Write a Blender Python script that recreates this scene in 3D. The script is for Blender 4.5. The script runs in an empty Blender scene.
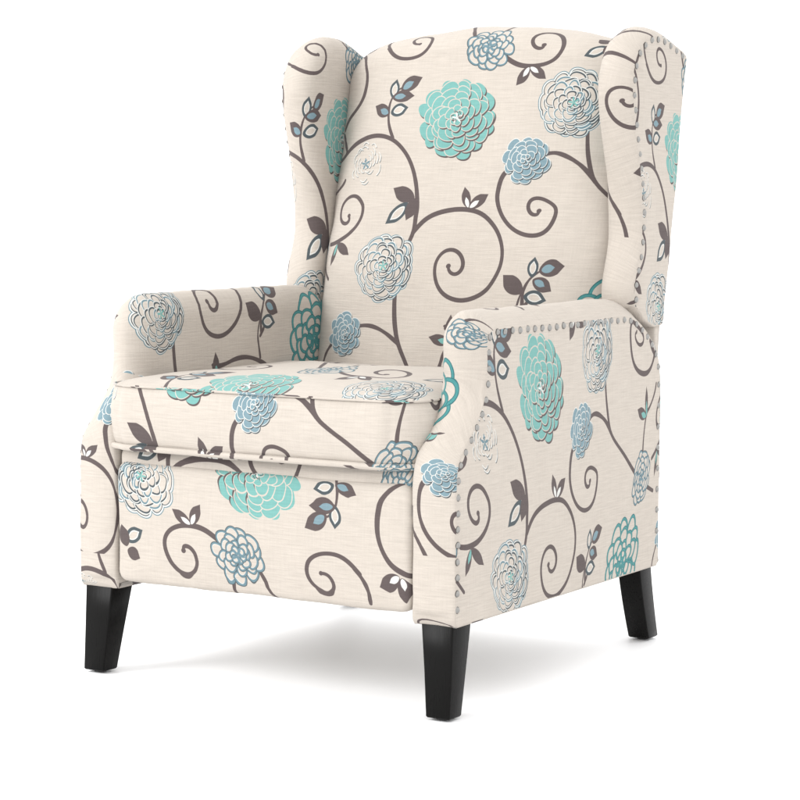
import bpy, bmesh, math, random
import numpy as np
from mathutils import Vector, Matrix, noise

C = bpy.context.scene.collection

# ---------------------------------------------------------------- fabric panels
# every upholstery face carries cloth coordinates in metres; MAPS places each cut piece on the printed cloth
MAPS = {}
TILE_W, TILE_H, TILE_X, TILE_Y = 0.70, 0.66, -0.30, 0.47

def cloth_uv(panel, a, b):
    m = MAPS.get(panel)
    if m is None:
        return (a, b)
    if len(m) == 6:
        u, v = m[0]+m[1]*a+m[2]*b, m[3]+m[4]*a+m[5]*b
    else:
        q = (1, a, b, a*a, a*b, b*b)
        u = sum(k*w for k, w in zip(m[:6], q)); v = sum(k*w for k, w in zip(m[6:], q))
    return u, v

SEED = {'arm': 3.1, 'wing': 5.3, 'back_cushion': 7.9, 'seat_cushion': 2.2, 'footrest': 9.4}

class MB:
    """collects faces with a cloth panel and cloth coordinates per corner"""
    def __init__(self):
        self.v = []; self.f = []; self.p = []; self.uv = []
    def vert(self, x, y, z):
        self.v.append((x, y, z)); return len(self.v)-1
    def face(self, idx, panel, uvs):
        self.f.append(tuple(idx)); self.p.append(panel); self.uv.append(list(uvs))
    def grid(self, P, panel, uv, wrap=False, flip=False):
        n, m = len(P), len(P[0])
        ids = [[self.vert(*q) for q in row] for row in P]
        for i in range(n if wrap else n-1):
            for j in range(m-1):
                i2 = (i+1) % n
                q = [(i, j), (i2, j), (i2, j+1), (i, j+1)]
                if flip: q.reverse()
                pn = panel(i, j) if callable(panel) else panel
                self.face([ids[a][b] for a, b in q], pn,
                          [uv[i+1 if (a == i2 and i2 < i) else a][b] for a, b in q])
        return ids
    def build(self, name, mat, parent=None, merge=1e-5, soft=0.0):
        me = bpy.data.meshes.new(name)
        me.from_pydata(self.v, [], self.f)
        lay = me.uv_layers.new(name='cloth')
        weave = None if MAPS.get('__raw__') else me.uv_layers.new(name='weave')
        lay = me.uv_layers['cloth']
        k = 0
        for fi, f in enumerate(self.f):
            for c in range(len(f)):
                u, v = cloth_uv(self.p[fi], *self.uv[fi][c])
                if MAPS.get('__raw__'):
                    lay.data[k].uv = self.uv[fi][c]
                else:
                    lay.data[k].uv = ((u-TILE_X)/TILE_W, (v-TILE_Y)/TILE_H)
                if weave: weave.data[k].uv = self.uv[fi][c]
                k += 1
        me['panels'] = '|'.join(self.p) if MAPS.get('__raw__') else ''
        if not MAPS.get('__raw__'): del me['panels']
        bm = bmesh.new(); bm.from_mesh(me)
        if not MAPS.get('__raw__'):
            bmesh.ops.remove_doubles(bm, verts=bm.verts, dist=merge)
            bmesh.ops.recalc_face_normals(bm, faces=bm.faces)
            if soft:
                # hand-pulled cloth is never dead flat
                bm.normal_update(); so = Vector((SEED.get(name, 1.7), 0, 0))
                mv = [(v, v.normal*((noise.noise(v.co*11+so)*.0026+noise.noise(v.co*31+so)*.0009)*soft)) for v in bm.verts]
                for v, d in mv:
                    if abs(v.normal.x) > .9 and abs(v.co.x) > .32: d = d*.45
                    v.co += d
        for f in bm.faces: f.smooth = True
        bm.to_mesh(me); bm.free()
        me.materials.append(mat)
        o = bpy.data.objects.new(name, me); C.objects.link(o)
        o.parent = parent
        return o

def catmull(pts, n=6, closed=False):
    out = []; N = len(pts)
    for i in range(N if closed else N-1):
        p0 = pts[(i-1) % N if closed else max(i-1, 0)]; p1 = pts[i]
        p2 = pts[(i+1) % N]; p3 = pts[(i+2) % N if closed else min(i+2, N-1)]
        for k in range(n):
            t = k/n
            out.append(tuple(0.5*((2*b)+(-a+c)*t+(2*a-5*b+4*c-d)*t*t+(-a+3*b-3*c+d)*t**3) for a, b, c, d in zip(p0, p1, p2, p3)))
    if not closed: out.append(tuple(pts[-1]))
    return out

def lerp(a, b, t): return a+(b-a)*t
def smooth(a, b, x):
    t = min(1, max(0, (x-a)/(b-a))); return t*t*(3-2*t)

def outward(loop):
    """outward unit normals of a closed (y,z) loop"""
    n = len(loop)
    area = sum(loop[i][0]*loop[(i+1) % n][1]-loop[(i+1) % n][0]*loop[i][1] for i in range(n))
    s = 1 if area > 0 else -1
    out = []
    for i in range(n):
        a, b = loop[i-1], loop[(i+1) % n]
        dy, dz = b[0]-a[0], b[1]-a[1]; l = math.hypot(dy, dz) or 1
        out.append((s*dz/l, -s*dy/l))
    return out

def cap(mb, loop, x, panel, fn=None, step=0.03):
    """flat side face cut into small cells, optional shallow padding fn(y,z)->dx"""
    bm = bmesh.new()
    f = bm.faces.new([bm.verts.new((x, y, z)) for y, z in loop])
    for ax in (1, 2):
        lo = min(q[ax-1] for q in loop); hi = max(q[ax-1] for q in loop)
        k = lo+step
        while k < hi-.002:
            co = [x, 0, 0]; co[ax] = k; no = [0, 0, 0]; no[ax] = 1
            bmesh.ops.bisect_plane(bm, geom=bm.verts[:]+bm.edges[:]+bm.faces[:], plane_co=co, plane_no=no)
            k += step
    bmesh.ops.triangulate(bm, faces=bm.faces[:])
    base = len(mb.v)
    bm.verts.index_update()
    for v in bm.verts:
        mb.vert(v.co.x+(fn(v.co.y, v.co.z) if fn and not v.is_boundary else 0), v.co.y, v.co.z)
    for f in bm.faces:
        mb.face([base+v.index for v in f.verts], panel, [(v.co.y, v.co.z) for v in f.verts])
    bm.free()

# ---------------------------------------------------------------- chair shapes (metres; x across, y depth, z up)
ARM = [(.006,.134),(.001,.142),(0,.16),(0,.20),(0,.27),(0,.325),(.002,.352),(.010,.370),(.028,.389),(.050,.411),(.070,.436),(.082,.466),
       (.084,.50),(.083,.522),(.086,.537),(.098,.546),(.12,.548),(.2,.548),(.35,.547),(.49,.547),(.545,.543),(.585,.528),(.62,.504),
       (.645,.476),(.655,.445),(.656,.40),(.656,.25),(.656,.15),(.655,.140),(.650,.134)]
WING = [(.600,.534),(.584,.546),(.567,.556),(.558,.570),(.557,.588),(.564,.612),(.576,.645),(.583,.68),(.582,.72),(.573,.765),(.558,.82),(.546,.87),(.542,.905),(.549,.938),(.567,.964),
        (.594,.980),(.624,.987),(.66,.984),(.70,.973),(.732,.963),(.742,.953),(.736,.918),(.707,.75),(.674,.56),(.667,.53),(.655,.524),(.630,.524)]

def zone(pre, q):
    y, z = q
    if z < .16 and y > .03 and pre[:3] == 'arm': return 'arm_hem'
    if pre == 'arm_l': return 'arm_l_base' if z < .178 and y < .2 else 'arm_l_low' if z < .446 and y < .2 else 'arm_l_in'
    if pre == 'arm_r': return 'arm_r_base' if z < .225 and y < .2 else 'arm_r_low' if z < .392 and y < .2 else 'arm_r_mid' if z < .510 and y < .2 else 'arm_r_top'
    if pre == 'wing_l': return 'wing_l_in'
    if pre == 'wing_r' and z < .66 and y < .665: return 'arm_hem' if z < .535 or z < .56 and y > .58 else 'wing_r_low'
    return pre+'_band'

def slab(mb, loop, cross, scale, pre, sx, fn=None, fin=None):
    """an upholstered slab: flat caps and a padded band running round its edge"""
    n = len(loop); no = outward(loop)
    # the cloth of the inner side wraps round the edge: unfold the band outwards from the inner face
    P = []; UV = []
    cl = [0]
    for (xa, oa), (xb, ob) in zip(cross[::-1], cross[::-1][1:]): cl.append(cl[-1]+math.hypot(xa-xb, oa-ob))
    cl = cl[::-1]
    for i in range(n+1):
        k = i % n; row = []; uvr = []
        g = scale(*loop[k])
        for (x, off), d in zip(cross, cl):
            o = off*g if off > 0 else off
            row.append((sx*x, loop[k][0]+no[k][0]*o, loop[k][1]+no[k][1]*o))
            uvr.append((loop[k][0]+no[k][0]*(d+cross[-1][1]), loop[k][1]+no[k][1]*(d+cross[-1][1])))
        P.append(row); UV.append(uvr)
    mb.grid(P[:n], lambda i, j: zone(pre, loop[i]), UV, wrap=True, flip=(sx < 0))
    e = cross[0][1]; cap(mb, [(loop[i][0]+no[i][0]*e, loop[i][1]+no[i][1]*e) for i in range(n)], sx*cross[0][0], pre+'_out', fn)
    e = cross[-1][1]; cap(mb, [(loop[i][0]+no[i][0]*e, loop[i][1]+no[i][1]*e) for i in range(n)], sx*cross[-1][0], pre+'_in', fin)

ARM_X = [(.333,-.0022),(.3327,-.001),(.3315,.0005),(.328,.004),(.321,.011),(.312,.018),(.302,.023),(.292,.025),(.282,.023),(.273,.016),(.2665,.008),(.264,0),(.263,-.008)]
WING_X = [(.331,-.0025),(.3305,-.001),(.3285,.0015),(.324,.005),(.315,.010),(.305,.013),(.295,.014),(.286,.012),(.278,.007),(.272,-.001),(.270,-.010)]

def arm_loop(): return catmull(ARM, 4)
def wing_loop(): return catmull(WING, 5)

def make_arm(sx, mat, parent):
    mb = MB()
    def g(y, z):
        if y > .60 or z < .15: return .08 if z > .15 else .0
        return lerp(.28, 1 if sx > 0 else 1.28, smooth(.30, .50, z))*(1-smooth(.55, .62, y)*.6)
    side = 'r' if sx > 0 else 'l'
    slab(mb, arm_loop(), ARM_X, g, 'arm_'+side, sx)
    return mb.build('arm', mat, parent, soft=.9)

def make_wing(sx, mat, parent):
    mb = MB()
    def g(y, z):
        if z < .56 : return .5 if y < .6 else .1
        back = .56+(z-.5)*.23+.10
        return 1-.9*smooth(0, .06, y-back+.03) if z < .94 else 1-.8*smooth(.66, .74, y)
    side = 'r' if sx > 0 else 'l'
    slab(mb, wing_loop(), WING_X, g, 'wing_'+side, sx)
    return mb.build('wing', mat, parent, soft=1.0)

def back_front(z):
    return .512+(z-.45)*.225-.010*math.exp(-((z-.60)/.12)**2)

def make_back(mat, parent):
    mb = MB(); W = .283
    xs = [W*math.sin(math.pi/2*k/28) for k in range(-28, 29)]
    P = []; UV = []
    ins = lambda x: .085*(1-math.sqrt(max(0, 1-min(1, abs(x)/W)**4)))
    girth = [0.0]
    dense = [W*math.sin(math.pi/2*k/28) for k in range(29)]
    for a, b in zip(dense, dense[1:]): girth.append(girth[-1]+math.hypot(b-a, ins(b)-ins(a)))
    for x in xs:
        q = min(1, abs(x)/W)
        inset = .085*(1-math.sqrt(max(0, 1-q**4)))
        zt = 1.0145-.034*(x/.26)**2-.030*q**10
        row = []
        z = .40
        while z < zt-.050-.001:
            row.append((x, back_front(z)+inset*(1-.0*z), z)); z += .02
        z0 = zt-.050; y0 = back_front(z0)+inset
        for k in range(0, 11):
            a = math.pi/2*k/10
            ry = .075-inset*.6
            row.append((x, y0+ry*(1-math.cos(a)), z0+.050*math.sin(a)))
        yb = .735
        row.append((x, max(row[-1][1]+.003, yb-.012), zt-.001)); row.append((x, yb+.002, zt-.008)); row.append((x, yb, .93))
        row.append((x, .70, .75)); row.append((x, .66, .45)); row.append((x, .64, .40))
        P.append(row)
    m = max(len(r) for r in P)
    # resample columns to a common count by arc length of each piece
    for r in P:
        k = len(r)
        while len(r) < m: r.insert(0, r[0])
    for i, r in enumerate(P):
        gx = math.copysign(girth[abs(i-28)], r[0][0])
        s = r[0][2]*1.02; u = [(gx, s)]
        for k in range(1, m):
            s += math.dist(r[k], r[k-1]); u.append((gx, s))
        # align cloth height with the straight grain of the middle column
        UV.append(u)
    mb.grid(P, 'back', UV, flip=False)
    return mb.build('back_cushion', mat, parent, soft=1.5)

def seat_outline(grow=0.0):
    W = .284+grow; y0 = -.012-grow; yb = .575; r = .050
    pts = [(-W+.012, yb), (-W+.004, .30), (-W, .10), (-W, y0+r+.012)]
    for k in range(1, 8):
        a = math.pi/2*k/8; pts.append((-W+r*(1-math.cos(a)), y0+r+.004-(r)*math.sin(a)))
    for k in range(0, 25):
        x = lerp(-W+r, W-r, k/24); pts.append((x, y0-.005*(1-(x/W)**2)))
    for k in range(7, 0, -1):
        a = math.pi/2*k/8; pts.append((W-r*(1-math.cos(a)), y0+r+.004-(r)*math.sin(a)))
    pts += [(W, y0+r+.012), (W, .10), (W-.004, .30), (W-.012, yb)]
    return [(x-.014*smooth(0, .2, x), y) for x, y in catmull(pts, 2)]

ZB, ZT = .356, .447
def make_seat(mat, parent):
    mb = MB(); L = seat_outline(); n = len(L)
    arc = [0]
    for i in range(1, n): arc.append(arc[-1]+math.dist(L[i], L[i-1]))
    mid = arc[-1]/2
    cx, cy = 0, .28
    def off(i, d):
        a, b = L[max(i-1, 0)], L[min(i+1, n-1)]
        dx, dy = b[0]-a[0], b[1]-a[1]; l = math.hypot(dx, dy)
        return L[i][0]+dy/l*d, L[i][1]-dx/l*d
    rows = [(-.010, ZB-.008), (-.004, ZB-.004), (0, ZB), (.003, ZB+.012), (.006, ZB+.03), (.007, ZB+.045), (.006, ZB+.06), (.003, ZT-.012), (.0, ZT-.004), (-.003, ZT)]
    P = []; UV = []
    for i in range(n):
        P.append([(*off(i, d), z) for d, z in rows]); UV.append([(arc[i]-mid, z) for d, z in rows])
    mb.grid(P, 'seat_front', UV)
    P = []; UV = []
    ks = [0, .012, .03, .06, .1, .16, .25, .4, .6, .8, 1]
    rim = [off(i, -.003) for i in range(n)]
    rim += [(lerp(rim[-1][0], rim[0][0], k/14), rim[-1][1]) for k in range(1, 15)]
    for ex, ey in rim:
        row = []; uvr = []
        for k in ks:
            x, y = lerp(ex, cx, k), lerp(ey, cy, k)
            d = k*.28
            z = ZT+.014*(1-math.exp(-d/.03))*(1 if ey < .5 else k)+.004*math.sin(x*9+1)*k*(1-k*.5)+.006*k
            row.append((x, y, z)); uvr.append((x, ZT+(y+.015)*1.04))
        P.append(row); UV.append(uvr)
    mb.grid(P, 'seat_top', UV)
    return mb.build('seat_cushion', mat, parent, merge=2e-4, soft=1.2)

def tube(mb, path, r, panel, n=8):
    P = []; UV = []; s = -sum(math.dist(p, q) for p, q in zip(path, path[1:]))/2
    for i, p in enumerate(path):
        a = Vector(path[max(i-1, 0)]); b = Vector(path[min(i+1, len(path)-1)]); t = (b-a).normalized()
        u = t.cross(Vector((0, 0, 1))).normalized(); w = u.cross(t)
        if i: s += (Vector(p)-Vector(path[i-1])).length
        P.append([tuple(Vector(p)+(u*math.cos(2*math.pi*k/n)+w*math.sin(2*math.pi*k/n))*r) for k in range(n+1)])
        UV.append([(s, p[2]+r*2*math.pi*k/n) for k in range(n+1)])
    mb.grid(P, panel, UV)

def make_piping(mat, parent, z, r, g):
    mb = MB(); L = seat_outline(g)
    path = [(x, y, z) for x, y in L if y < .20]
    tube(mb, path, r, 'seat_front')
    return mb.build('piping', mat, parent)

def soft_box(mb, x0, x1, y0, y1, z0, z1, r, panel, uvf, n=24, bow=0):
    """rounded box; front (-y) face drawn as fine grid with rounded rim"""
    ring = []  # rim cross-section: (inset, depth)
    cs = [(0, y1-y0), (0, r+.5*(y1-y0-r))]+[(r*(1-math.cos(math.pi/2*k/5)), r*(1-math.sin(math.pi/2*k/5))) for k in range(6)]
    def rr(ins):
        pts = []; R = max(r*1.6-ins, .001)
        for (cx, cz, a0) in ((x1-ins-R, z1-ins-R, 0), (x0+ins+R, z1-ins-R, 90), (x0+ins+R, z0+ins+R, 180), (x1-ins-R, z0+ins+R, 270)):
            for k in range(5):
                a = math.radians(a0+90*k/4); pts.append((cx+R*math.cos(a), cz+R*math.sin(a)))
        out = []
        for i in range(len(pts)):
            a, b = pts[i], pts[(i+1) % len(pts)]
            m = max(1, int(math.dist(a, b)/.03))
            # constant subdivision by position in ring
            m = {4: n, 9: 8, 14: n, 19: 8}.get(i, 1)
            for k in range(m): out.append((lerp(a[0], b[0], k/m), lerp(a[1], b[1], k/m)))
        return out
    rings = [[(x, y0+d, z) for x, z in rr(ins)] for ins, d in cs]
    mx, mz = (x0+x1)/2, (z0+z1)/2
    for k in (.06, .15, .3, .5, .75, 1):
        base = rings[7]
        rings.append([(lerp(p[0], mx, k), y0-bow*(1-(1-k)**3), lerp(p[2], mz, k)) for p in base])
    P = rings; UV = [[uvf(*q) for q in row]+[uvf(*row[0])] for row in P]
    Pw = [row+[row[0]] for row in P]
    mb.grid(Pw, panel, UV)

def make_footrest(mat, parent):
    mb = MB()
    soft_box(mb, -.2615, .2615, -.003, .045, .1475, .331, .011, 'foot', lambda x, y, z: (x, z+(y if z > .3 else -y if z < .17 else 0)), bow=.004)
    return mb.build('footrest', mat, parent, soft=.7)

def make_deck(mat, parent):
    mb = MB()
    soft_box(mb, -.260, .260, .004, .55, .300, .3555, .010, 'deck', lambda x, y, z: (x, z-y if z > .3 else z), bow=.002)
    return mb.build('seat_deck', mat, parent)

def make_rear(mat, parent):
    mb = MB()
    # outside back: closed slab between the side panels, leaning with the wings above the arms
    prof = [(.640,.140),(.652,.137),(.6545,.145),(.6545,.30),(.6545,.47),(.662,.54),(.70,.74),(.733,.93),(.728,.948),(.70,.948),(.64,.53),(.635,.40)]
    P = []; UV = []
    for i in range(len(prof)+1):
        y, z = prof[i % len(prof)]
        P.append([(x, y, z) for x in (-.3275, -.2, 0, .2, .3275)]); UV.append([(x, z) for x in (-.3275, -.2, 0, .2, .3275)])
    mb.grid(P, 'rear', UV)
    for x in (-.3275, .3275):
        ids = [mb.vert(x, y, z) for y, z in prof]; mb.face(ids, 'rear', [(y, z) for y, z in prof])
    return mb.build('back_panel', mat, parent)

def make_base(mat, parent):
    mb = MB()
    P = [[(x, y, z) for x in (-.262, .262)] for y, z in ((.05,.15),(.64,.138),(.64,.30),(.05,.30),(.05,.15))]
    mb.grid(P, 'base', [[(0, 0)]*2]*5)
    for x in (-.262, .262):
        ids = [mb.vert(x, y, z) for y, z in ((.05,.15),(.64,.138),(.64,.30),(.05,.30))]; mb.face(ids, 'base', [(0, 0)]*4)
    return mb.build('seat_base', mat, parent)

def make_leg(rings, mat, parent, r=.0025):
    """square leg from rings (z, x0, x1, y0, y1)"""
    bm = bmesh.new(); R = []
    for z, x0, x1, y0, y1 in rings:
        row = []
        for (x, y, a0) in ((x1-r, y1-r, 0), (x0+r, y1-r, 90), (x0+r, y0+r, 180), (x1-r, y0+r, 270)):
            for k in range(4):
                a = math.radians(a0+30*k); row.append(bm.verts.new((x+r*math.cos(a), y+r*math.sin(a), z)))
        R.append(row)
    for a, b in zip(R, R[1:]):
        for k in range(16): bm.faces.new((a[k], a[(k+1) % 16], b[(k+1) % 16], b[k]))
    bm.faces.new(R[0]); bm.faces.new(R[-1])
    bmesh.ops.recalc_face_normals(bm, faces=bm.faces)
    for f in bm.faces: f.smooth = len(f.verts) == 4
    me = bpy.data.meshes.new('leg'); bm.to_mesh(me); bm.free()
    me.materials.append(mat)
    o = bpy.data.objects.new('leg', me); C.objects.link(o); o.parent = parent
    return o
WORLD = 2.0
INK_GAIN = .572
EXPOSURE = 0.0
LAMPS = [((-2.2, -3.0, 2.6), (0, .2, .4), (1.8, 1.8), 120)]
CAMP = (1.9773, -2.8256, 0.7559, -0.5508, 0.0921, 0.0041, 2377.9)
INK = dict(cream='dbd1c6', white='efeeea', taupe='675c5b', aqua='83bdb7', aqua_d='549c9c', teal_d='3a7579', blue='8aa5af', blue_d='76949e', grey='576063')
# where each cut piece lies on the printed cloth
MAPS.update({'arm_r_out': [-0.2636, 0.9195, -0.1241, 0.4112, -0.136, 0.2924, 0.3996, 0.2524, 1.1255, -0.6764, 0.2677, -0.389], 'foot': [0.0255, -0.9852, -0.1491, 1.2012, -0.0092, -0.9722], 'seat_front': [0.103, 1.1, 0, 0.2, 0, 0, 0.378, -0.12, 1.0, -0.8, 0, 0], 'seat_top': [-0.0697, 0.9431, 0.1571, 0.5858, 0.0159, 0.6166], 'wing_r_out': [-0.9662, 1.2683, 0.0359, 0.0016, 0.1003, 1.0067], 'wing_l_in': [-0.7901, 1.227, -0.0234, 0.1486, -0.0292, 0.909], 'arm_l_in': [-0.2393, 1, 0, 0.08499999999999999, -0.07, 1], 'arm_l_low': [0.095, 1, 0, 0.3899, 0, 1], 'arm_r_low': [0.0513, -1.0, 0.0, 0.4478, 0.0, 1.0], 'arm_r_top': [0.0473, -1.0, 0.0, 0.4411, 0.0, 1.0], 'wing_r_band': [0.4956, -1.0, 0.0, -0.2463, 0.0, 1.0], 'arm_r_mid': [0.405, -1, 0, 0.095, 0, 1], 'arm_r_base': [0.1, -1, 0, 0.903, 0, 1], 'wing_r_low': [0.72, -1, 0, 0.48, 0, 1], 'arm_hem': [0.03, 0.2, 0, 1.06, 0, 0.2], 'arm_l_base': [-0.115, 1, 0, 0.688, 0, 1], 'deck': [0.103, 1.1, 0, 0.2, 0, 0, 0.378, -0.12, 1.0, -0.8, 0, 0], 'rear': [0.14, 0.2, 0, 1.06, 0, 0.05], 'arm_l_out': [0.5, -1, 0, 0.43, 0, 1], 'wing_l_out': [0.6, -1, 0, 0.02, 0, 1], 'wing_r_in': [0.6, -1, 0, 0.02, 0, 1], 'arm_r_in': [-0.2393, 1, 0, 0.08499999999999999, -0.07, 1], 'arm_r_band': [0.0473, -1.0, 0.0, 0.4411, 0.0, 1.0], 'base': [0, 1, 0, 0, 0, 1]})
# printed stems: (width, end width, bulb, points)
STEMS = [(0.0076, 0.0076, 0, [(-0.2604, 0.8144), (-0.2384, 0.8304), (-0.2155, 0.8426), (-0.1832, 0.8505), (-0.1525, 0.8478), (-0.1276, 0.8344), (-0.1045, 0.8106), (-0.0891, 0.7823), (-0.0791, 0.754), (-0.0742, 0.7256), (-0.0749, 0.711), (-0.0744, 0.6874), (-0.0803, 0.6684), (-0.0845, 0.6519), (-0.0915, 0.6213), (-0.0947, 0.598), (-0.0926, 0.552), (-0.0878, 0.5201), (-0.0798, 0.4953), (-0.0667, 0.4729), (-0.0569, 0.4565)]),
 (0.0078, 0.0062, 1.3, [(-0.0759, 0.6836), (-0.0575, 0.7065), (-0.028, 0.72),
 (0.0132, 0.7247),
 (0.047, 0.7194),
 (0.0703, 0.7034),
 (0.0893, 0.6806),
 (0.0998, 0.6531),
 (0.0978, 0.6257),
 (0.0859, 0.6005),
 (0.0684, 0.5829),
 (0.0414, 0.5722),
 (0.018, 0.5728), (-0.004, 0.5822), (-0.0182, 0.6), (-0.024, 0.6229), (-0.02, 0.6415), (-0.0087, 0.6533),
 (0.0066, 0.6559),
 (0.0207, 0.6493),
 (0.029, 0.6356),
 (0.0274, 0.6218),
 (0.0166, 0.6137),
 (0.0044, 0.619),
 (0.002, 0.6281)]),
 (0.0072, 0.0058, 1.25, [(-0.2635, 0.6583), (-0.2437, 0.6617), (-0.2177, 0.6729), (-0.1972, 0.6902), (-0.1858, 0.7096), (-0.1861, 0.7264), (-0.1909, 0.734), (-0.2022, 0.7435), (-0.2191, 0.7458), (-0.2367, 0.7355), (-0.2446, 0.7189), (-0.2393, 0.7019), (-0.2248, 0.6954), (-0.2153, 0.7023), (-0.218, 0.7105)]),
 (0.0066, 0.0052, 1.2, [(-0.1812, 1.007), (-0.1641, 0.9909), (-0.1434, 0.9827), (-0.1156, 0.9848), (-0.0945, 0.9973), (-0.0907, 1.0182), (-0.1032, 1.0335), (-0.1241, 1.0392), (-0.1357, 1.0287), (-0.1278, 1.0132), (-0.1151, 1.012)]),
 (0.0078, 0.0058, 1.3, [(0.0535, 0.9841),
 (0.0787, 0.9687), (0.1045, 0.9644), (0.1338, 0.9684), (0.1544, 0.9816), (0.16, 1.0023), (0.1464, 1.0292), (0.1242, 1.0386), (0.1061, 1.0288), (0.1011, 1.011), (0.1104, 0.9967), (0.123, 0.9955), (0.1245, 1.0025)]),
 (0.0068, 0.0068, 0, [(0.2239, 0.9375), (0.2158, 0.9103), (0.2168, 0.8739), (0.219, 0.8467), (0.2226, 0.8195), (0.2304, 0.7922), (0.2439, 0.765), (0.3001, 0.7202), (0.3614, 0.6595), (0.4109, 0.6221), (0.4459, 0.5988)]),
 (0.007, 0.007, 0, [(0.1198, 0.808), (0.1572, 0.8195), (0.1762, 0.819), (0.2007, 0.8081), (0.2228, 0.7922), (0.24, 0.7718)]),
 (0.008, 0.0058, 1.3, [(0.1014, 0.7966),
 (0.0818, 0.785),
 (0.0755, 0.7595),
 (0.0754, 0.7406),
 (0.0858, 0.7175), (0.1043, 0.6969), (0.1287, 0.6839), (0.1535, 0.6806), (0.1733, 0.69), (0.1827, 0.7117), (0.1826, 0.7277), (0.1709, 0.7372), (0.1542, 0.7444), (0.138, 0.7429), (0.1327, 0.7299), (0.1404, 0.7176), (0.1518, 0.7163), (0.1536, 0.7232)]),
 (0.0066, 0.003, 0, [(0.1453, 0.5649), (0.1438, 0.584), (0.1479, 0.5998), (0.1581, 0.6144), (0.1711, 0.6237)]),
 (0.0068, 0.0068, 0, [(-0.1958, 0.5157), (-0.1583, 0.5243), (-0.1294, 0.5231), (-0.1004, 0.5105), (-0.0798, 0.4953)]),
 (0.006, 0.006, 0, [(-0.2229, 0.491), (-0.2408, 0.4712), (-0.2453, 0.4464)]),
 (0.0072, 0.005, 0, [(0.0024, 0.4546),
 (0.0057, 0.4715),
 (0.013, 0.4922),
 (0.02, 0.5105)]),
 (0.006, 0.0028, 0, [(-0.1426, 0.8468), (-0.1549, 0.8702), (-0.1582, 0.8917), (-0.1563, 0.9107), (-0.1471, 0.9272), (-0.1337, 0.9331)]),
 (0.006, 0.006, 0, [(0.4544, 0.7723), (0.4474, 0.7613), (0.4197, 0.7462), (0.4069, 0.7466), (0.3942, 0.7162), (0.3901, 0.6887), (0.3882, 0.6552)]),
 (0.008, 0.007, 0, [(0.4253, 0.8506), (0.4372, 0.8312), (0.4465, 0.8216), (0.4265, 0.8061), (0.3922, 0.8105), (0.3489, 0.8361), (0.3322, 0.8697), (0.3331, 0.9007), (0.3431, 0.904)]),
 (0.006, 0.0045, 1.3, [(0.3477, 0.9026), (0.3775, 0.8833), (0.3937, 0.8677), (0.3907, 0.8585), (0.3737, 0.8606), (0.3575, 0.8725), (0.3533, 0.8825), (0.3607, 0.8844)]),
 (0.0056, 0.0056, 0, [(0.1421, 0.559), (0.1521, 0.5687), (0.1582, 0.5852)]),
 (0.0062, 0.0062, 0, [(0.0372, 1.0054),
 (0.0378, 1.0252),
 (0.0446, 1.052),
 (0.0386, 1.112)]),
 (0.0062, 0.0062, 0, [(0.0056, 0.9907), (-0.0055, 1.0151), (-0.0151, 1.0334), (-0.0224, 1.0492), (-0.056400000000000006, 1.1141999999999999)]),
 (0.0064, 0.0064, 0, [(-0.1703, 0.9967), (-0.1856, 1.0142), (-0.1924, 1.0319), (-0.1922, 1.0437)]),
 (0.0076, 0.0076, 0, [(-0.2749, 0.8611), (-0.2643, 0.8755), (-0.248, 0.888), (-0.2324, 0.9031), (-0.222, 0.9204), (-0.2171, 0.9472), (-0.2213, 0.9694), (-0.2334, 0.9909), (-0.2537, 1.0003), (-0.2619, 1.0034)]),
 (0.0074, 0.0074, 0, [(0.0105, 0.5252),
 (0.0406, 0.5242),
 (0.071, 0.5304), (0.1096, 0.5285), (0.1488, 0.5143), (0.1663, 0.5042)]),
 (0.0056, 0.003, 0, [(0.1425, 0.5229), (0.1371, 0.5476), (0.1347, 0.5637), (0.1411, 0.5856)])]
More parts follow.
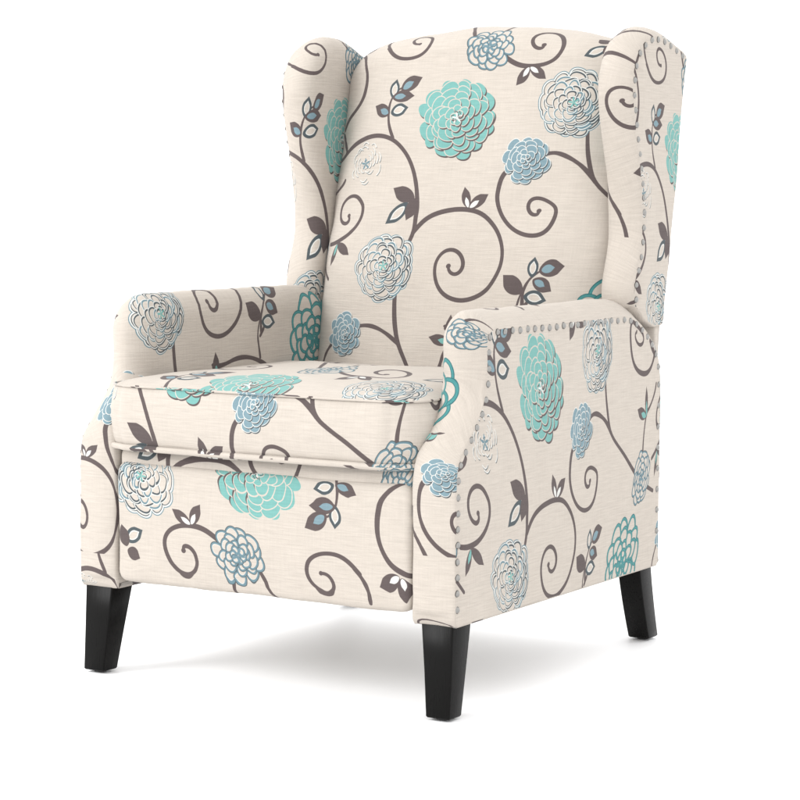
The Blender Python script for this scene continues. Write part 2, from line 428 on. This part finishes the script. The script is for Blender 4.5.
LEAVES = [('d', 0.0224, (-0.137, 0.9284), (-0.0969, 0.9503)), ('h', 0.0184, (-0.1522, 0.9144), (-0.1479, 0.948)), ('d', 0.0194, (-0.1537, 0.9163), (-0.108, 0.9182)), ('d', 0.0214, (-0.1552, 0.8878), (-0.1894, 0.9025)), ('h', 0.0204, (-0.1531, 0.8892), (-0.1173, 0.8984)), ('s', 0.0245, (-0.0822, 0.7407), (-0.1275, 0.7599)), ('h', 0.0224, (-0.093, 0.734), (-0.1343, 0.6977)), ('s', 0.0204, (-0.0808, 0.7421), (-0.0933, 0.7041)), ('w', 0.0153, (0.0243, 0.7266), (0.0112, 0.7627)), ('w', 0.0184, (0.0264, 0.7266), (0.0584, 0.7502)), ('b', 0.0112, (-0.236, 0.6605), (-0.2507, 0.6206)), ('s', 0.0163, (-0.236, 0.6605), (-0.2019, 0.6417)), ('w', 0.0163, (0.1046, 0.9635), (0.0832, 0.9328)), ('w', 0.0163, (0.1056, 0.9635), (0.1365, 0.943)), ('h', 0.0204, (0.2321, 0.9978), (0.198, 0.9799)), ('s', 0.0184, (0.232, 1.0117), (0.209, 1.0225)), ('s', 0.0204, (0.2331, 1.0066), (0.2383, 0.9745)), ('s', 0.0265, (0.143, 0.5871), (0.1061, 0.6159)), ('h', 0.0173, (0.1574, 0.6126), (0.1593, 0.6466)), ('d', 0.0265, (0.1683, 0.6236), (0.2107, 0.632)), ('d', 0.0214, (0.1597, 0.609), (0.1928, 0.5904)), ('h', 0.0224, (0.1465, 0.5819), (0.1859, 0.5752)), ('b', 0.0163, (0.0212, 0.5038), (0.0169, 0.5484)), ('b', 0.0173, (0.0198, 0.5024), (-0.0209, 0.51)), ('b', 0.0122, (0.4076, 0.7388), (0.4053, 0.7882)), ('b', 0.0163, (0.4048, 0.7399), (0.3628, 0.7675)), ('w', 0.0204, (-0.2445, 1.0049), (-0.211, 1.0218)), ('w', 0.0204, (-0.2486, 1.0064), (-0.2505, 1.0397)), ('s', 0.0143, (0.0135, 0.5248), (0.0136, 0.5328))]
FLOWERS = [('teal', -0.0205, 0.8796, 0.071, 0.066), ('out', 0.1893, 0.9036, 0.058, 0.056), ('out', -0.1234, 0.6252, 0.056, 0.056), ('blue', 0.1198, 0.808, 0.041, 0.038), ('blue', -0.1948, 0.5074, 0.036, 0.038), ('blueout', 0.0256, 1.0002, 0.042, 0.038), ('white', -0.1952, 0.8013, 0.034, 0.036), ('blueout', 0.3844, 0.6476, 0.04, 0.042), ('tealout', 0.303, 0.535, 0.074, 0.072)]
# ---------------------------------------------------------------- the printed cloth, drawn with numpy into one repeating swatch
def srgb(h):
    c = [int(h[i:i+2], 16)/255 for i in (0, 2, 4)]
    return np.array([x/12.92 if x <= .04045 else ((x+.055)/1.055)**2.4 for x in c], np.float32)*INK_GAIN
CREAM, WHITE, TAUPE = srgb(INK['cream']), srgb(INK['white']), srgb(INK['taupe'])
AQUA, AQUA_D, BLUE, BLUE_D, GREY = srgb(INK['aqua']), srgb(INK['aqua_d']), srgb(INK['blue']), srgb(INK['blue_d']), srgb(INK['grey'])

def paint_cloth():
    NX = 2816; S = NX/TILE_W; NY = int(TILE_H*S)
    A = np.empty((NY, NX, 3), np.float32); A[:] = CREAM
    rn = random.Random(11)
    def put(x0, y0, M, col):
        """blend colour with mask M placed at pixel x0,y0, wrapping round the repeat"""
        h, w = M.shape
        ix = (np.arange(w)+x0) % NX; iy = (np.arange(h)+y0) % NY
        g = np.ix_(iy, ix); m = M[..., None]
        A[g] = A[g]*(1-m)+col*m
    def win(cx, cy, r):
        x0, y0 = int((cx-r-TILE_X)*S)-2, int((cy-r-TILE_Y)*S)-2; n = int(2*r*S)+5
        X = (np.arange(n)+x0+.5)/S+TILE_X-cx; Y = (np.arange(n)+y0+.5)/S+TILE_Y-cy
        return x0, y0, X[None, :], Y[:, None]
    def cover(d): return np.clip(.5-d*S, 0, 1).astype(np.float32)
    def blob(cx, cy, rx, ry, rot, col, dx=0, dy=0, wob=0, ph=0):
        x0, y0, X, Y = win(cx+dx, cy+dy, max(rx, ry)*1.25)
        c, s = math.cos(rot), math.sin(rot)
        U = (X*c+Y*s)/rx; V = (-X*s+Y*c)/ry
        R = np.sqrt(U*U+V*V)+1e-9
        if wob:
            T = np.arctan2(V, U); R = R*(1+wob*np.cos(3*T+ph))
        put(x0, y0, cover((R-1)*min(rx, ry)), col)
    def stroke(pts, w0, w1, col, bulb=0, pre=6):
        p = catmull([tuple(q) for q in pts], pre) if len(pts) > 2 else list(pts)
        if len(p) > 12:
            for _ in range(10):
                p = [p[0]]+[tuple(.25*u+.5*v+.25*w for u, v, w in zip(p[i-1], p[i], p[i+1])) for i in range(1, len(p)-1)]+[p[-1]]
        n = len(p)-1
        # drawn in short chunks, round joins; width eases from w0 to w1
        ch = 6
        for k in range(0, n, ch):
            seg = p[k:k+ch+1]
            xs = [q[0] for q in seg]; ys = [q[1] for q in seg]
            cx, cy = (min(xs)+max(xs))/2, (min(ys)+max(ys))/2
            r = max(max(xs)-min(xs), max(ys)-min(ys))/2+max(w0, w1)
            x0, y0, X, Y = win(cx, cy, r)
            D = np.full((Y.shape[0], X.shape[1]), 1.0, np.float32)
            for i in range(len(seg)-1):
                ax, ay = seg[i][0]-cx, seg[i][1]-cy; bx, by = seg[i+1][0]-cx-ax, seg[i+1][1]-cy-ay
                l2 = bx*bx+by*by+1e-12
                t = np.clip(((X-ax)*bx+(Y-ay)*by)/l2, 0, 1)
                g = (k+i+t)/n
                w = (w0+(w1-w0)*g)*.5*(1+.10*np.sin(g*17))
                D = np.minimum(D, np.hypot(X-ax-t*bx, Y-ay-t*by)-w)
            put(x0, y0, cover(D), col)
        if bulb: blob(p[-1][0], p[-1][1], w1*.5*bulb*1.15, w1*.5*bulb, .4, col)
    def leaf(kind, w, base, tip):
        bx, by = base; tx, ty = tip; L = math.hypot(tx-bx, ty-by); a = math.atan2(ty-by, tx-bx)
        def shape(sc, sh, col, wid=1.0, lo=0.0, hi=1.0):
            cx, cy = (bx+tx)/2, (by+ty)/2
            x0, y0, X, Y = win(cx, cy, max(L, w)*.8)
            c, s = math.cos(a), math.sin(a)
            U = ((X+cx-bx)*c+(Y+cy-by)*s)/L; V = (-(X+cx-bx)*s+(Y+cy-by)*c)
            T = np.clip((U-lo)/(hi-lo), 0, 1)
            prof = np.sin(np.pi*T**.90)**.66*(np.clip((1-T)/.30, 0, 1)**.42)*w*.54*wid
            d = np.abs(V-.05*w*np.sin(U*3))-prof
            d = np.where((U < lo) | (U > hi), 1, d)
            put(x0, y0, cover(d), col)
        k = .0
        if kind == 's': shape(1, 0, TAUPE)
        elif kind == 'd':
            shape(1, 0, TAUPE); shape(1, 0, BLUE, .48, .10, .62)
        elif kind == 'h':
            shape(1, 0, GREY); shape(1, 0, WHITE, .58, .16, .80); shape(1, 0, CREAM, .44, .20, .74)
        elif kind == 'w':
            shape(1, 0, TAUPE); shape(1, 0, WHITE, .42, .02, .52)
        elif kind == 'b':
            shape(1, 0, TAUPE); shape(1, 0, AQUA, .50, .02, .55)
    def petals(cx, cy, rx, ry, rings, seed):
        """scalloped petals from the rim to the heart, each as (x, y, size along, size across, angle)"""
        q = random.Random(seed); out = []
        for rr, n, pr in rings:
            off = q.random()*6.28
            for k in range(n):
                a = off+2*math.pi*(k+q.uniform(-.22, .22))/n
                e = 1+q.uniform(-.08, .08)
                out.append((cx+rx*rr*e*math.cos(a), cy+ry*rr*e*math.sin(a), pr*rx*q.uniform(.82, 1.18), pr*ry*q.uniform(.95, 1.45), a, q.random()*6))
        return out
    BIG = [(.83, 13, .19), (.73, 12, .20), (.60, 11, .19), (.47, 9, .175), (.34, 8, .145), (.22, 6, .11), (.11, 5, .075)]
    MED = [(.79, 10, .23), (.62, 9, .22), (.44, 7, .19), (.28, 6, .14), (.14, 5, .09)]
    def star(cx, cy, r, col):
        for k in range(5):
            a = k*2*math.pi/5+.5
            blob(cx+r*.55*math.cos(a), cy+r*.55*math.sin(a), r*.5, r*.16, a, col)
    def flower(kind, cx, cy, rx, ry, seed):
        big = rx > .05
        R = BIG if big else MED
        u = {'teal': .0016, 'blue': .0012, 'out': .0018, 'tealout': .0017, 'blueout': .0013, 'white': .0013}[kind]
        if kind in ('teal', 'blue'):
            F, dk = (AQUA, TAUPE) if kind == 'teal' else (BLUE, GREY)
            ps = petals(cx, cy, rx, ry, R, seed)
            nr = R[0][1]
            for x, y, a, b, t, ph in ps[:nr]: blob(x, y, a, b, t, F, wob=.05, ph=ph)
            for i, (x, y, a, b, t, ph) in enumerate(ps):
                if i >= nr or kind == 'blue':
                    blob(x, y, a+u*.6, b+u*.6, t, dk, dx=u*1.2, dy=-u*1.4, wob=.05, ph=ph)
                    blob(x, y, a+u*.7, b+u*.7, t, WHITE if kind == 'blue' else CREAM, dx=-u*.1, dy=u*.1, wob=.05, ph=ph)
                    blob(x, y, a-u*.25, b-u*.25, t, F, wob=.05, ph=ph)
                    # the outline is broken: petals melt into the flower towards the heart
                    blob(x-math.cos(t)*a*.45, y-math.sin(t)*b*.45, a*.95, b*.80, t, F, wob=.05, ph=ph)
                else:
                    blob(x, y, a+u*.3, b+u*.3, t, dk, dx=u*1.1, dy=-u*1.4, wob=.05, ph=ph)
                    blob(x, y, a, b, t, F, wob=.05, ph=ph)
            star(cx, cy, rx*.13, WHITE)
            q = random.Random(seed)
            for k in range(7):
                a = q.random()*6.3; d = q.uniform(.03, .16)
                stroke([(cx+rx*d*math.cos(a), cy+ry*d*math.sin(a)), (cx+rx*(d+.05)*math.cos(a+.4), cy+ry*(d+.05)*math.sin(a+.4))], u, u, dk)
        elif kind == 'out':
            ps = petals(cx, cy, rx, ry, R, seed)
            nr = R[0][1]
            for x, y, a, b, t, ph in ps[:nr]: blob(x, y, a+u*1.7, b+u*1.7, t, BLUE_D, wob=.05, ph=ph)
            for x, y, a, b, t, ph in ps[:nr]: blob(x, y, a+u*.9, b+u*.9, t, WHITE, wob=.05, ph=ph)
            for x, y, a, b, t, ph in ps[:nr]: blob(x, y, a-u*.1, b-u*.1, t, GREY, dx=u*.2, dy=-u*.2, wob=.05, ph=ph)
            for x, y, a, b, t, ph in ps[:nr]: blob(x, y, a-u*1.1, b-u*1.1, t, CREAM, wob=.05, ph=ph)
            for i, (x, y, a, b, t, ph) in enumerate(ps[nr:]):
                g = GREY if i % 3 else BLUE_D
                blob(x, y, a+u*1.0, b+u*1.0, t, g, dx=u*.8, dy=-u*.9, wob=.06, ph=ph)
                blob(x, y, a+u*.8, b+u*.8, t, WHITE, wob=.06, ph=ph)
                blob(x, y, a+u*.0, b+u*.0, t, g, dx=-u*.1, dy=u*.1, wob=.06, ph=ph)
                blob(x, y, a-u*1.1, b-u*1.1, t, CREAM, dx=-u*.3, dy=-u*.3, wob=.06, ph=ph)
                blob(x-math.cos(t)*a*.55, y-math.sin(t)*b*.55, a*.72, b*.60, t, CREAM, wob=.05, ph=ph)
            star(cx, cy, rx*.16, AQUA)
        elif kind in ('tealout', 'blueout'):
            F, D = (AQUA_D, srgb(INK['teal_d'])) if kind == 'tealout' else (BLUE_D, GREY)
            R2 = [(.80, 11, .24), (.58, 9, .22), (.38, 8, .17), (.20, 6, .12)]
            k = 1.15 if kind == 'tealout' else 1.0
            ps = petals(cx, cy, rx, ry, R2, seed)
            nr = 11
            for x, y, a, b, t, ph in ps[:nr]: blob(x, y, a+u*1.4, b+u*1.4, t, D, wob=.05, ph=ph)
            for i, (x, y, a, b, t, ph) in enumerate(ps):
                blob(x, y, a+u*1.1*k, b+u*1.1*k, t, D, wob=.06, ph=ph)
                blob(x, y, a+u*.5*k, b+u*.5*k, t, F, wob=.06, ph=ph)
                blob(x, y, a-u*1.5*k, b-u*1.5*k, t, WHITE if kind == 'blueout' else D, dx=u*.2, wob=.06, ph=ph)
                blob(x, y, a-u*1.9*k, b-u*1.9*k, t, CREAM, wob=.06, ph=ph)
            star(cx, cy, rx*.28, F)
        elif kind == 'white':
            ps = petals(cx, cy, rx, ry, MED[:5], seed)
            q = random.Random(seed)
            for i, (x, y, a, b, t, ph) in enumerate(ps):
                if q.random() < .25: continue
                # broken arcs with a shade line beside them
                a0 = t+q.uniform(-.5, .3); arc = [(x+a*math.cos(a0+w), y+b*math.sin(a0+w)) for w in (-1.0, -.5, 0, .5, 1.0)]
                stroke([(px+u*.7, py-u*.8) for px, py in arc], u*1.5, u*.9, GREY, pre=3)
                stroke(arc, u*1.5, u*.9, WHITE, pre=3)
            star(cx, cy, rx*.30, BLUE_D)
    for w0, w1, bulb, pts in STEMS: stroke(pts, w0, w1, TAUPE, bulb)
    for kind, w, base, tip in LEAVES: leaf(kind, w, base, tip)
    for i, (kind, cx, cy, rx, ry) in enumerate(FLOWERS): flower(kind, cx, cy, rx, ry, 31+i*7)
    img = bpy.data.images.new('printed_cloth', NX, NY, float_buffer=False, alpha=False)
    img.colorspace_settings.name = 'sRGB'
    L = np.clip(A, 0, 1); E = np.where(L <= .0031308, L*12.92, 1.055*L**(1/2.4)-.055)
    buf = np.ones((NY, NX, 4), np.float32); buf[..., :3] = E
    img.pixels.foreach_set(buf.ravel()); img.update(); img.pack()
    return img

# ---------------------------------------------------------------- materials
def new_mat(name):
    m = bpy.data.materials.new(name); m.use_nodes = True
    return m, m.node_tree, m.node_tree.nodes['Principled BSDF']

def fabric_material(img):
    m, nt, b = new_mat('printed_linen')
    N = nt.nodes; Lk = nt.links
    uv = N.new('ShaderNodeUVMap'); uv.uv_map = 'cloth'
    wv = N.new('ShaderNodeUVMap'); wv.uv_map = 'weave'
    def mapped(sx, sy):
        mp = N.new('ShaderNodeMapping'); mp.inputs['Scale'].default_value = (sx, sy, 1)
        Lk.new(wv.outputs['UV'], mp.inputs['Vector']); return mp.outputs['Vector']
    def noise(vec, scale, detail=2.0, rough=.5):
        n = N.new('ShaderNodeTexNoise'); n.inputs['Scale'].default_value = scale
        n.inputs['Detail'].default_value = detail; n.inputs['Roughness'].default_value = rough
        Lk.new(vec, n.inputs['Vector']); return n.outputs['Fac']
    def math_(op, a, c):
        n = N.new('ShaderNodeMath'); n.operation = op
        for i, q in enumerate((a, c)):
            if isinstance(q, (int, float)): n.inputs[i].default_value = q
            else: Lk.new(q, n.inputs[i])
        return n.outputs[0]
    weft = noise(mapped(22, 420), 1.0, 3.0, .6)      # long slubs across the cloth
    warp = noise(mapped(420, 22), 1.0, 2.0, .6)
    fine = noise(mapped(900, 900), 1.0, 1.0, .5)
    h = math_('ADD', math_('ADD', math_('MULTIPLY', weft, 1.0), math_('MULTIPLY', warp, .35)), math_('MULTIPLY', fine, .35))
    mix = N.new('ShaderNodeMix'); mix.data_type = 'RGBA'; mix.blend_type = 'MULTIPLY'; mix.inputs['Factor'].default_value = 1.0
    ramp = N.new('ShaderNodeMapRange'); ramp.inputs['From Min'].default_value = .50; ramp.inputs['From Max'].default_value = 1.2
    ramp.inputs['To Min'].default_value = .84; ramp.inputs['To Max'].default_value = 1.10
    Lk.new(h, ramp.inputs['Value'])
    if img:
        t = N.new('ShaderNodeTexImage'); t.image = img; t.interpolation = 'Cubic'; t.extension = 'REPEAT'
        Lk.new(uv.outputs['UV'], t.inputs['Vector']); Lk.new(t.outputs['Color'], mix.inputs['A'])
    else:
        mix.inputs['A'].default_value = (.70, .62, .53, 1)
    Lk.new(ramp.outputs['Result'], mix.inputs['B'])
    Lk.new(mix.outputs['Result'], b.inputs['Base Color'])
    bp = N.new('ShaderNodeBump'); bp.inputs['Strength'].default_value = .6; bp.inputs['Distance'].default_value = .0010
    tc = N.new('ShaderNodeTexCoord')
    wr = N.new('ShaderNodeTexNoise'); wr.inputs['Scale'].default_value = 9; wr.inputs['Detail'].default_value = 2
    Lk.new(tc.outputs['Object'], wr.inputs['Vector'])
    bp2 = N.new('ShaderNodeBump'); bp2.inputs['Strength'].default_value = .30; bp2.inputs['Distance'].default_value = .02
    Lk.new(wr.outputs['Fac'], bp2.inputs['Height'])
    Lk.new(h, bp.inputs['Height']); Lk.new(bp2.outputs['Normal'], bp.inputs['Normal']); Lk.new(bp.outputs['Normal'], b.inputs['Normal'])
    b.inputs['Roughness'].default_value = .9
    b.inputs['Specular IOR Level'].default_value = .2
    b.inputs['Sheen Weight'].default_value = .08
    return m

def leg_material():
    m, nt, b = new_mat('black_stained_wood')
    n = nt.nodes.new('ShaderNodeTexNoise'); tc = nt.nodes.new('ShaderNodeTexCoord'); mp = nt.nodes.new('ShaderNodeMapping')
    mp.inputs['Scale'].default_value = (90, 90, 6); nt.links.new(tc.outputs['Object'], mp.inputs['Vector']); nt.links.new(mp.outputs['Vector'], n.inputs['Vector'])
    n.inputs['Detail'].default_value = 4
    r = nt.nodes.new('ShaderNodeMapRange'); r.inputs['To Min'].default_value = .22; r.inputs['To Max'].default_value = .36
    nt.links.new(n.outputs['Fac'], r.inputs['Value']); nt.links.new(r.outputs['Result'], b.inputs['Roughness'])
    bp = nt.nodes.new('ShaderNodeBump'); bp.inputs['Strength'].default_value = .12; bp.inputs['Distance'].default_value = .001
    nt.links.new(n.outputs['Fac'], bp.inputs['Height']); nt.links.new(bp.outputs['Normal'], b.inputs['Normal'])
    b.inputs['Base Color'].default_value = (.0042, .004, .0038, 1); b.inputs['Specular IOR Level'].default_value = .08
    return m

def plain(name, col, rough=.6, metal=0.0):
    m, nt, b = new_mat(name)
    n = nt.nodes.new('ShaderNodeTexNoise'); n.inputs['Scale'].default_value = 40
    r = nt.nodes.new('ShaderNodeMapRange'); r.inputs['To Min'].default_value = rough*.9; r.inputs['To Max'].default_value = min(1, rough*1.1)
    nt.links.new(n.outputs['Fac'], r.inputs['Value']); nt.links.new(r.outputs['Result'], b.inputs['Roughness'])
    b.inputs['Base Color'].default_value = (*col, 1); b.inputs['Metallic'].default_value = metal
    return m

# ---------------------------------------------------------------- build
img = paint_cloth() if 'paint_cloth' in globals() else None
FAB = fabric_material(img)
WOOD = leg_material()
NAIL_SHADE = plain('nail_shade_ring', (.07, .065, .06), .5, .6)  # dark colour standing in for the contact shade around each nailhead
NAIL = plain('nickel_nail', (.24, .235, .225), .18, 1.0)
GLIDE = plain('plastic_glide', (.03, .03, .03), .5)
DUST = plain('dust_cloth', (.45, .43, .40), .95)

chair = bpy.data.objects.new('wingback_armchair', None); C.objects.link(chair)
chair['label'] = 'cream wingback armchair printed with teal flowers and brown curling stems, on black tapered legs'
chair['category'] = 'armchair'

make_back(FAB, chair)
wings = {s: make_wing(s, FAB, chair) for s in (-1, 1)}
arms = {s: make_arm(s, FAB, chair) for s in (-1, 1)}
seat = make_seat(FAB, chair)
make_piping(FAB, seat, ZT+.0003, .0019, .0003)
make_piping(FAB, seat, ZB-.001, .0048, .002)
make_deck(FAB, chair)
make_footrest(FAB, chair)
make_rear(FAB, chair)
make_base(DUST, chair)

def front_leg(sx):
    X = lambda a, b: (a, b) if sx > 0 else (-b, -a)
    rg = [(.004, *X(.2885, .3255), -.0015, .0305), (.006, *X(.2875, .3265), -.003, .032), (.07, *X(.2820, .3268), .001, .0445), (.134, *X(.2755, .327), .0045, .0565), (.138, *X(.278, .326), .010, .0565), (.160, *X(.278, .326), .012, .057)]
    return make_leg(rg, WOOD, chair)
def rear_leg(sx):
    X = lambda a, b: (a, b) if sx > 0 else (-b, -a)
    rg = [(.004, *X(.2665, .3015), .6885, .7215), (.006, *X(.265, .303), .687, .723)]
    for k in range(1, 13):
        t = k/12; z = .006+.154*t; e = (1-t)**1.35
        rg.append((z, *X(lerp(.281, .265, e), lerp(.3215, .303, e)), lerp(.607, .687, e), lerp(.651, .723, e)))
    return make_leg(rg, WOOD, chair)
def glide(leg, x, y):
    bm = bmesh.new()
    bmesh.ops.create_cone(bm, cap_ends=True, segments=24, radius1=.0095, radius2=.0105, depth=.004, matrix=Matrix.Translation((x, y, .0025)))
    me = bpy.data.meshes.new('glide'); bm.to_mesh(me); bm.free(); me.materials.append(GLIDE)
    o = bpy.data.objects.new('glide', me); C.objects.link(o); o.parent = leg
for sx in (-1, 1):
    glide(front_leg(sx), sx*.307, .0145)
    glide(rear_leg(sx), sx*.284, .705)

# ---------------------------------------------------------------- nail heads
def nail_mesh(r=.0046):
    bm = bmesh.new(); n = 14; R = []
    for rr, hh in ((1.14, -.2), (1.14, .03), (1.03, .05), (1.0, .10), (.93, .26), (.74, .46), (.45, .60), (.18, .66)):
        R.append([bm.verts.new((hh*r, rr*r*math.cos(2*math.pi*k/n), rr*r*math.sin(2*math.pi*k/n))) for k in range(n)])
    for i, (a, b) in enumerate(zip(R, R[1:])):
        for k in range(n): bm.faces.new((a[k], a[(k+1) % n], b[(k+1) % n], b[k])).material_index = int(i < 2)  # outermost skirt takes the painted shade colour
    bm.faces.new(R[-1]); bmesh.ops.recalc_face_normals(bm, faces=bm.faces)
    for f in bm.faces: f.smooth = True
    me = bpy.data.meshes.new('upholstery_nail'); bm.to_mesh(me); bm.free(); me.materials.append(NAIL); me.materials.append(NAIL_SHADE)
    return me
NM = nail_mesh()
def along(loop, inset, i0, i1, step, start=0.0):
    """evenly spaced points on the inset part i0..i1 of an outline"""
    no = outward(loop); pts = [(loop[i][0]-no[i][0]*inset, loop[i][1]-no[i][1]*inset) for i in range(i0, i1)]
    out = []; need = start
    for a, b in zip(pts, pts[1:]):
        l = math.dist(a, b)
        while need <= l:
            t = need/l; out.append((lerp(a[0], b[0], t), lerp(a[1], b[1], t))); need += step
        need -= l
    return out
rnd = random.Random(4)
def nails(loop, x, parent, inset, spans, step, single):
    pts = [q for i0, i1 in spans for q in along(loop, inset, i0, i1, step)]
    sx = 1 if x > 0 else -1
    if single:
        bm = bmesh.new()
        for y, z in pts:
            t = bmesh.new(); t.from_mesh(NM)
            if sx < 0: bmesh.ops.scale(t, vec=(-1, 1, 1), verts=t.verts); bmesh.ops.reverse_faces(t, faces=t.faces)
            bmesh.ops.translate(t, vec=(x, y, z), verts=t.verts)
            tm = bpy.data.meshes.new('t'); t.to_mesh(tm); t.free(); bm.from_mesh(tm); bpy.data.meshes.remove(tm)
        me = bpy.data.meshes.new('upholstery_nail'); bm.to_mesh(me); bm.free(); me.materials.append(NAIL); me.materials.append(NAIL_SHADE)
        o = bpy.data.objects.new('upholstery_nail', me); C.objects.link(o); o.parent = parent; o['kind'] = 'stuff'
        return
    for y, z in pts:
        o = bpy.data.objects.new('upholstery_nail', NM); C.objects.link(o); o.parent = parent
        j = rnd.uniform(-.0006, .0006)
        o.location = (x, y+j, z+rnd.uniform(-.0006, .0006)); o.rotation_euler = (0, rnd.uniform(-.12, .12), rnd.uniform(-.12, .12))
AL, WL = arm_loop(), wing_loop()
for sx in (1, -1):
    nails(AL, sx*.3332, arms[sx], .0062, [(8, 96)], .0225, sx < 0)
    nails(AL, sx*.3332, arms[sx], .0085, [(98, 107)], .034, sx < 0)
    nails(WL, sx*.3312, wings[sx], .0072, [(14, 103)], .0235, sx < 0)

# ---------------------------------------------------------------- setting: white studio floor
def floor():
    me = bpy.data.meshes.new('floor')
    me.from_pydata([(-70, -70, 0), (70, -70, 0), (70, 70, 0), (-70, 70, 0)], [], [(0, 1, 2, 3)])
    m, nt, b = new_mat('white_paper')
    n = nt.nodes.new('ShaderNodeTexNoise'); n.inputs['Scale'].default_value = 3
    r = nt.nodes.new('ShaderNodeMapRange'); r.inputs['To Min'].default_value = .5; r.inputs['To Max'].default_value = .6
    nt.links.new(n.outputs['Fac'], r.inputs['Value']); nt.links.new(r.outputs['Result'], b.inputs['Roughness'])
    b.inputs['Base Color'].default_value = (.88, .88, .885, 1); b.inputs['Specular IOR Level'].default_value = .2
    me.materials.append(m)
    o = bpy.data.objects.new('floor', me); C.objects.link(o); o['kind'] = 'structure'
floor()

# ---------------------------------------------------------------- light: big soft boxes in a white studio
sc = bpy.context.scene
w = bpy.data.worlds.new('World'); sc.world = w; w.use_nodes = True
w.node_tree.nodes['Background'].inputs['Color'].default_value = (1, 1, 1, 1)
w.node_tree.nodes['Background'].inputs['Strength'].default_value = WORLD
def area(loc, target, size, power, col=(1, 1, 1)):
    l = bpy.data.lights.new('softbox', 'AREA'); l.shape = 'RECTANGLE'; l.size, l.size_y = size; l.energy = power; l.color = col
    o = bpy.data.objects.new('softbox', l); C.objects.link(o); o.location = loc
    o.rotation_euler = (Vector(target)-Vector(loc)).to_track_quat('-Z', 'Y').to_euler()
    return o
for a in LAMPS: area(*a)

# ---------------------------------------------------------------- camera
cam = bpy.data.cameras.new('camera'); co = bpy.data.objects.new('camera', cam); C.objects.link(co)
P = CAMP
yaw, pitch, roll = P[3:6]
f = Vector((math.sin(yaw)*math.cos(pitch), math.cos(yaw)*math.cos(pitch), -math.sin(pitch)))
r = Vector((math.cos(yaw), -math.sin(yaw), 0)); u = r.cross(f)
r2 = r*math.cos(roll)+u*math.sin(roll); u2 = r2.cross(f)
co.matrix_world = Matrix(((r2.x, u2.x, -f.x, P[0]), (r2.y, u2.y, -f.y, P[1]), (r2.z, u2.z, -f.z, P[2]), (0, 0, 0, 1)))
cam.sensor_width = 36; cam.lens = 36*P[6]/800; cam.clip_end = 200
sc.camera = co
sc.render.resolution_x = sc.render.resolution_y = 1024
sc.view_settings.view_transform = 'Standard'; sc.view_settings.look = 'None'; sc.view_settings.exposure = EXPOSURE; sc.view_settings.gamma = 1
sc.cycles.use_denoising = True
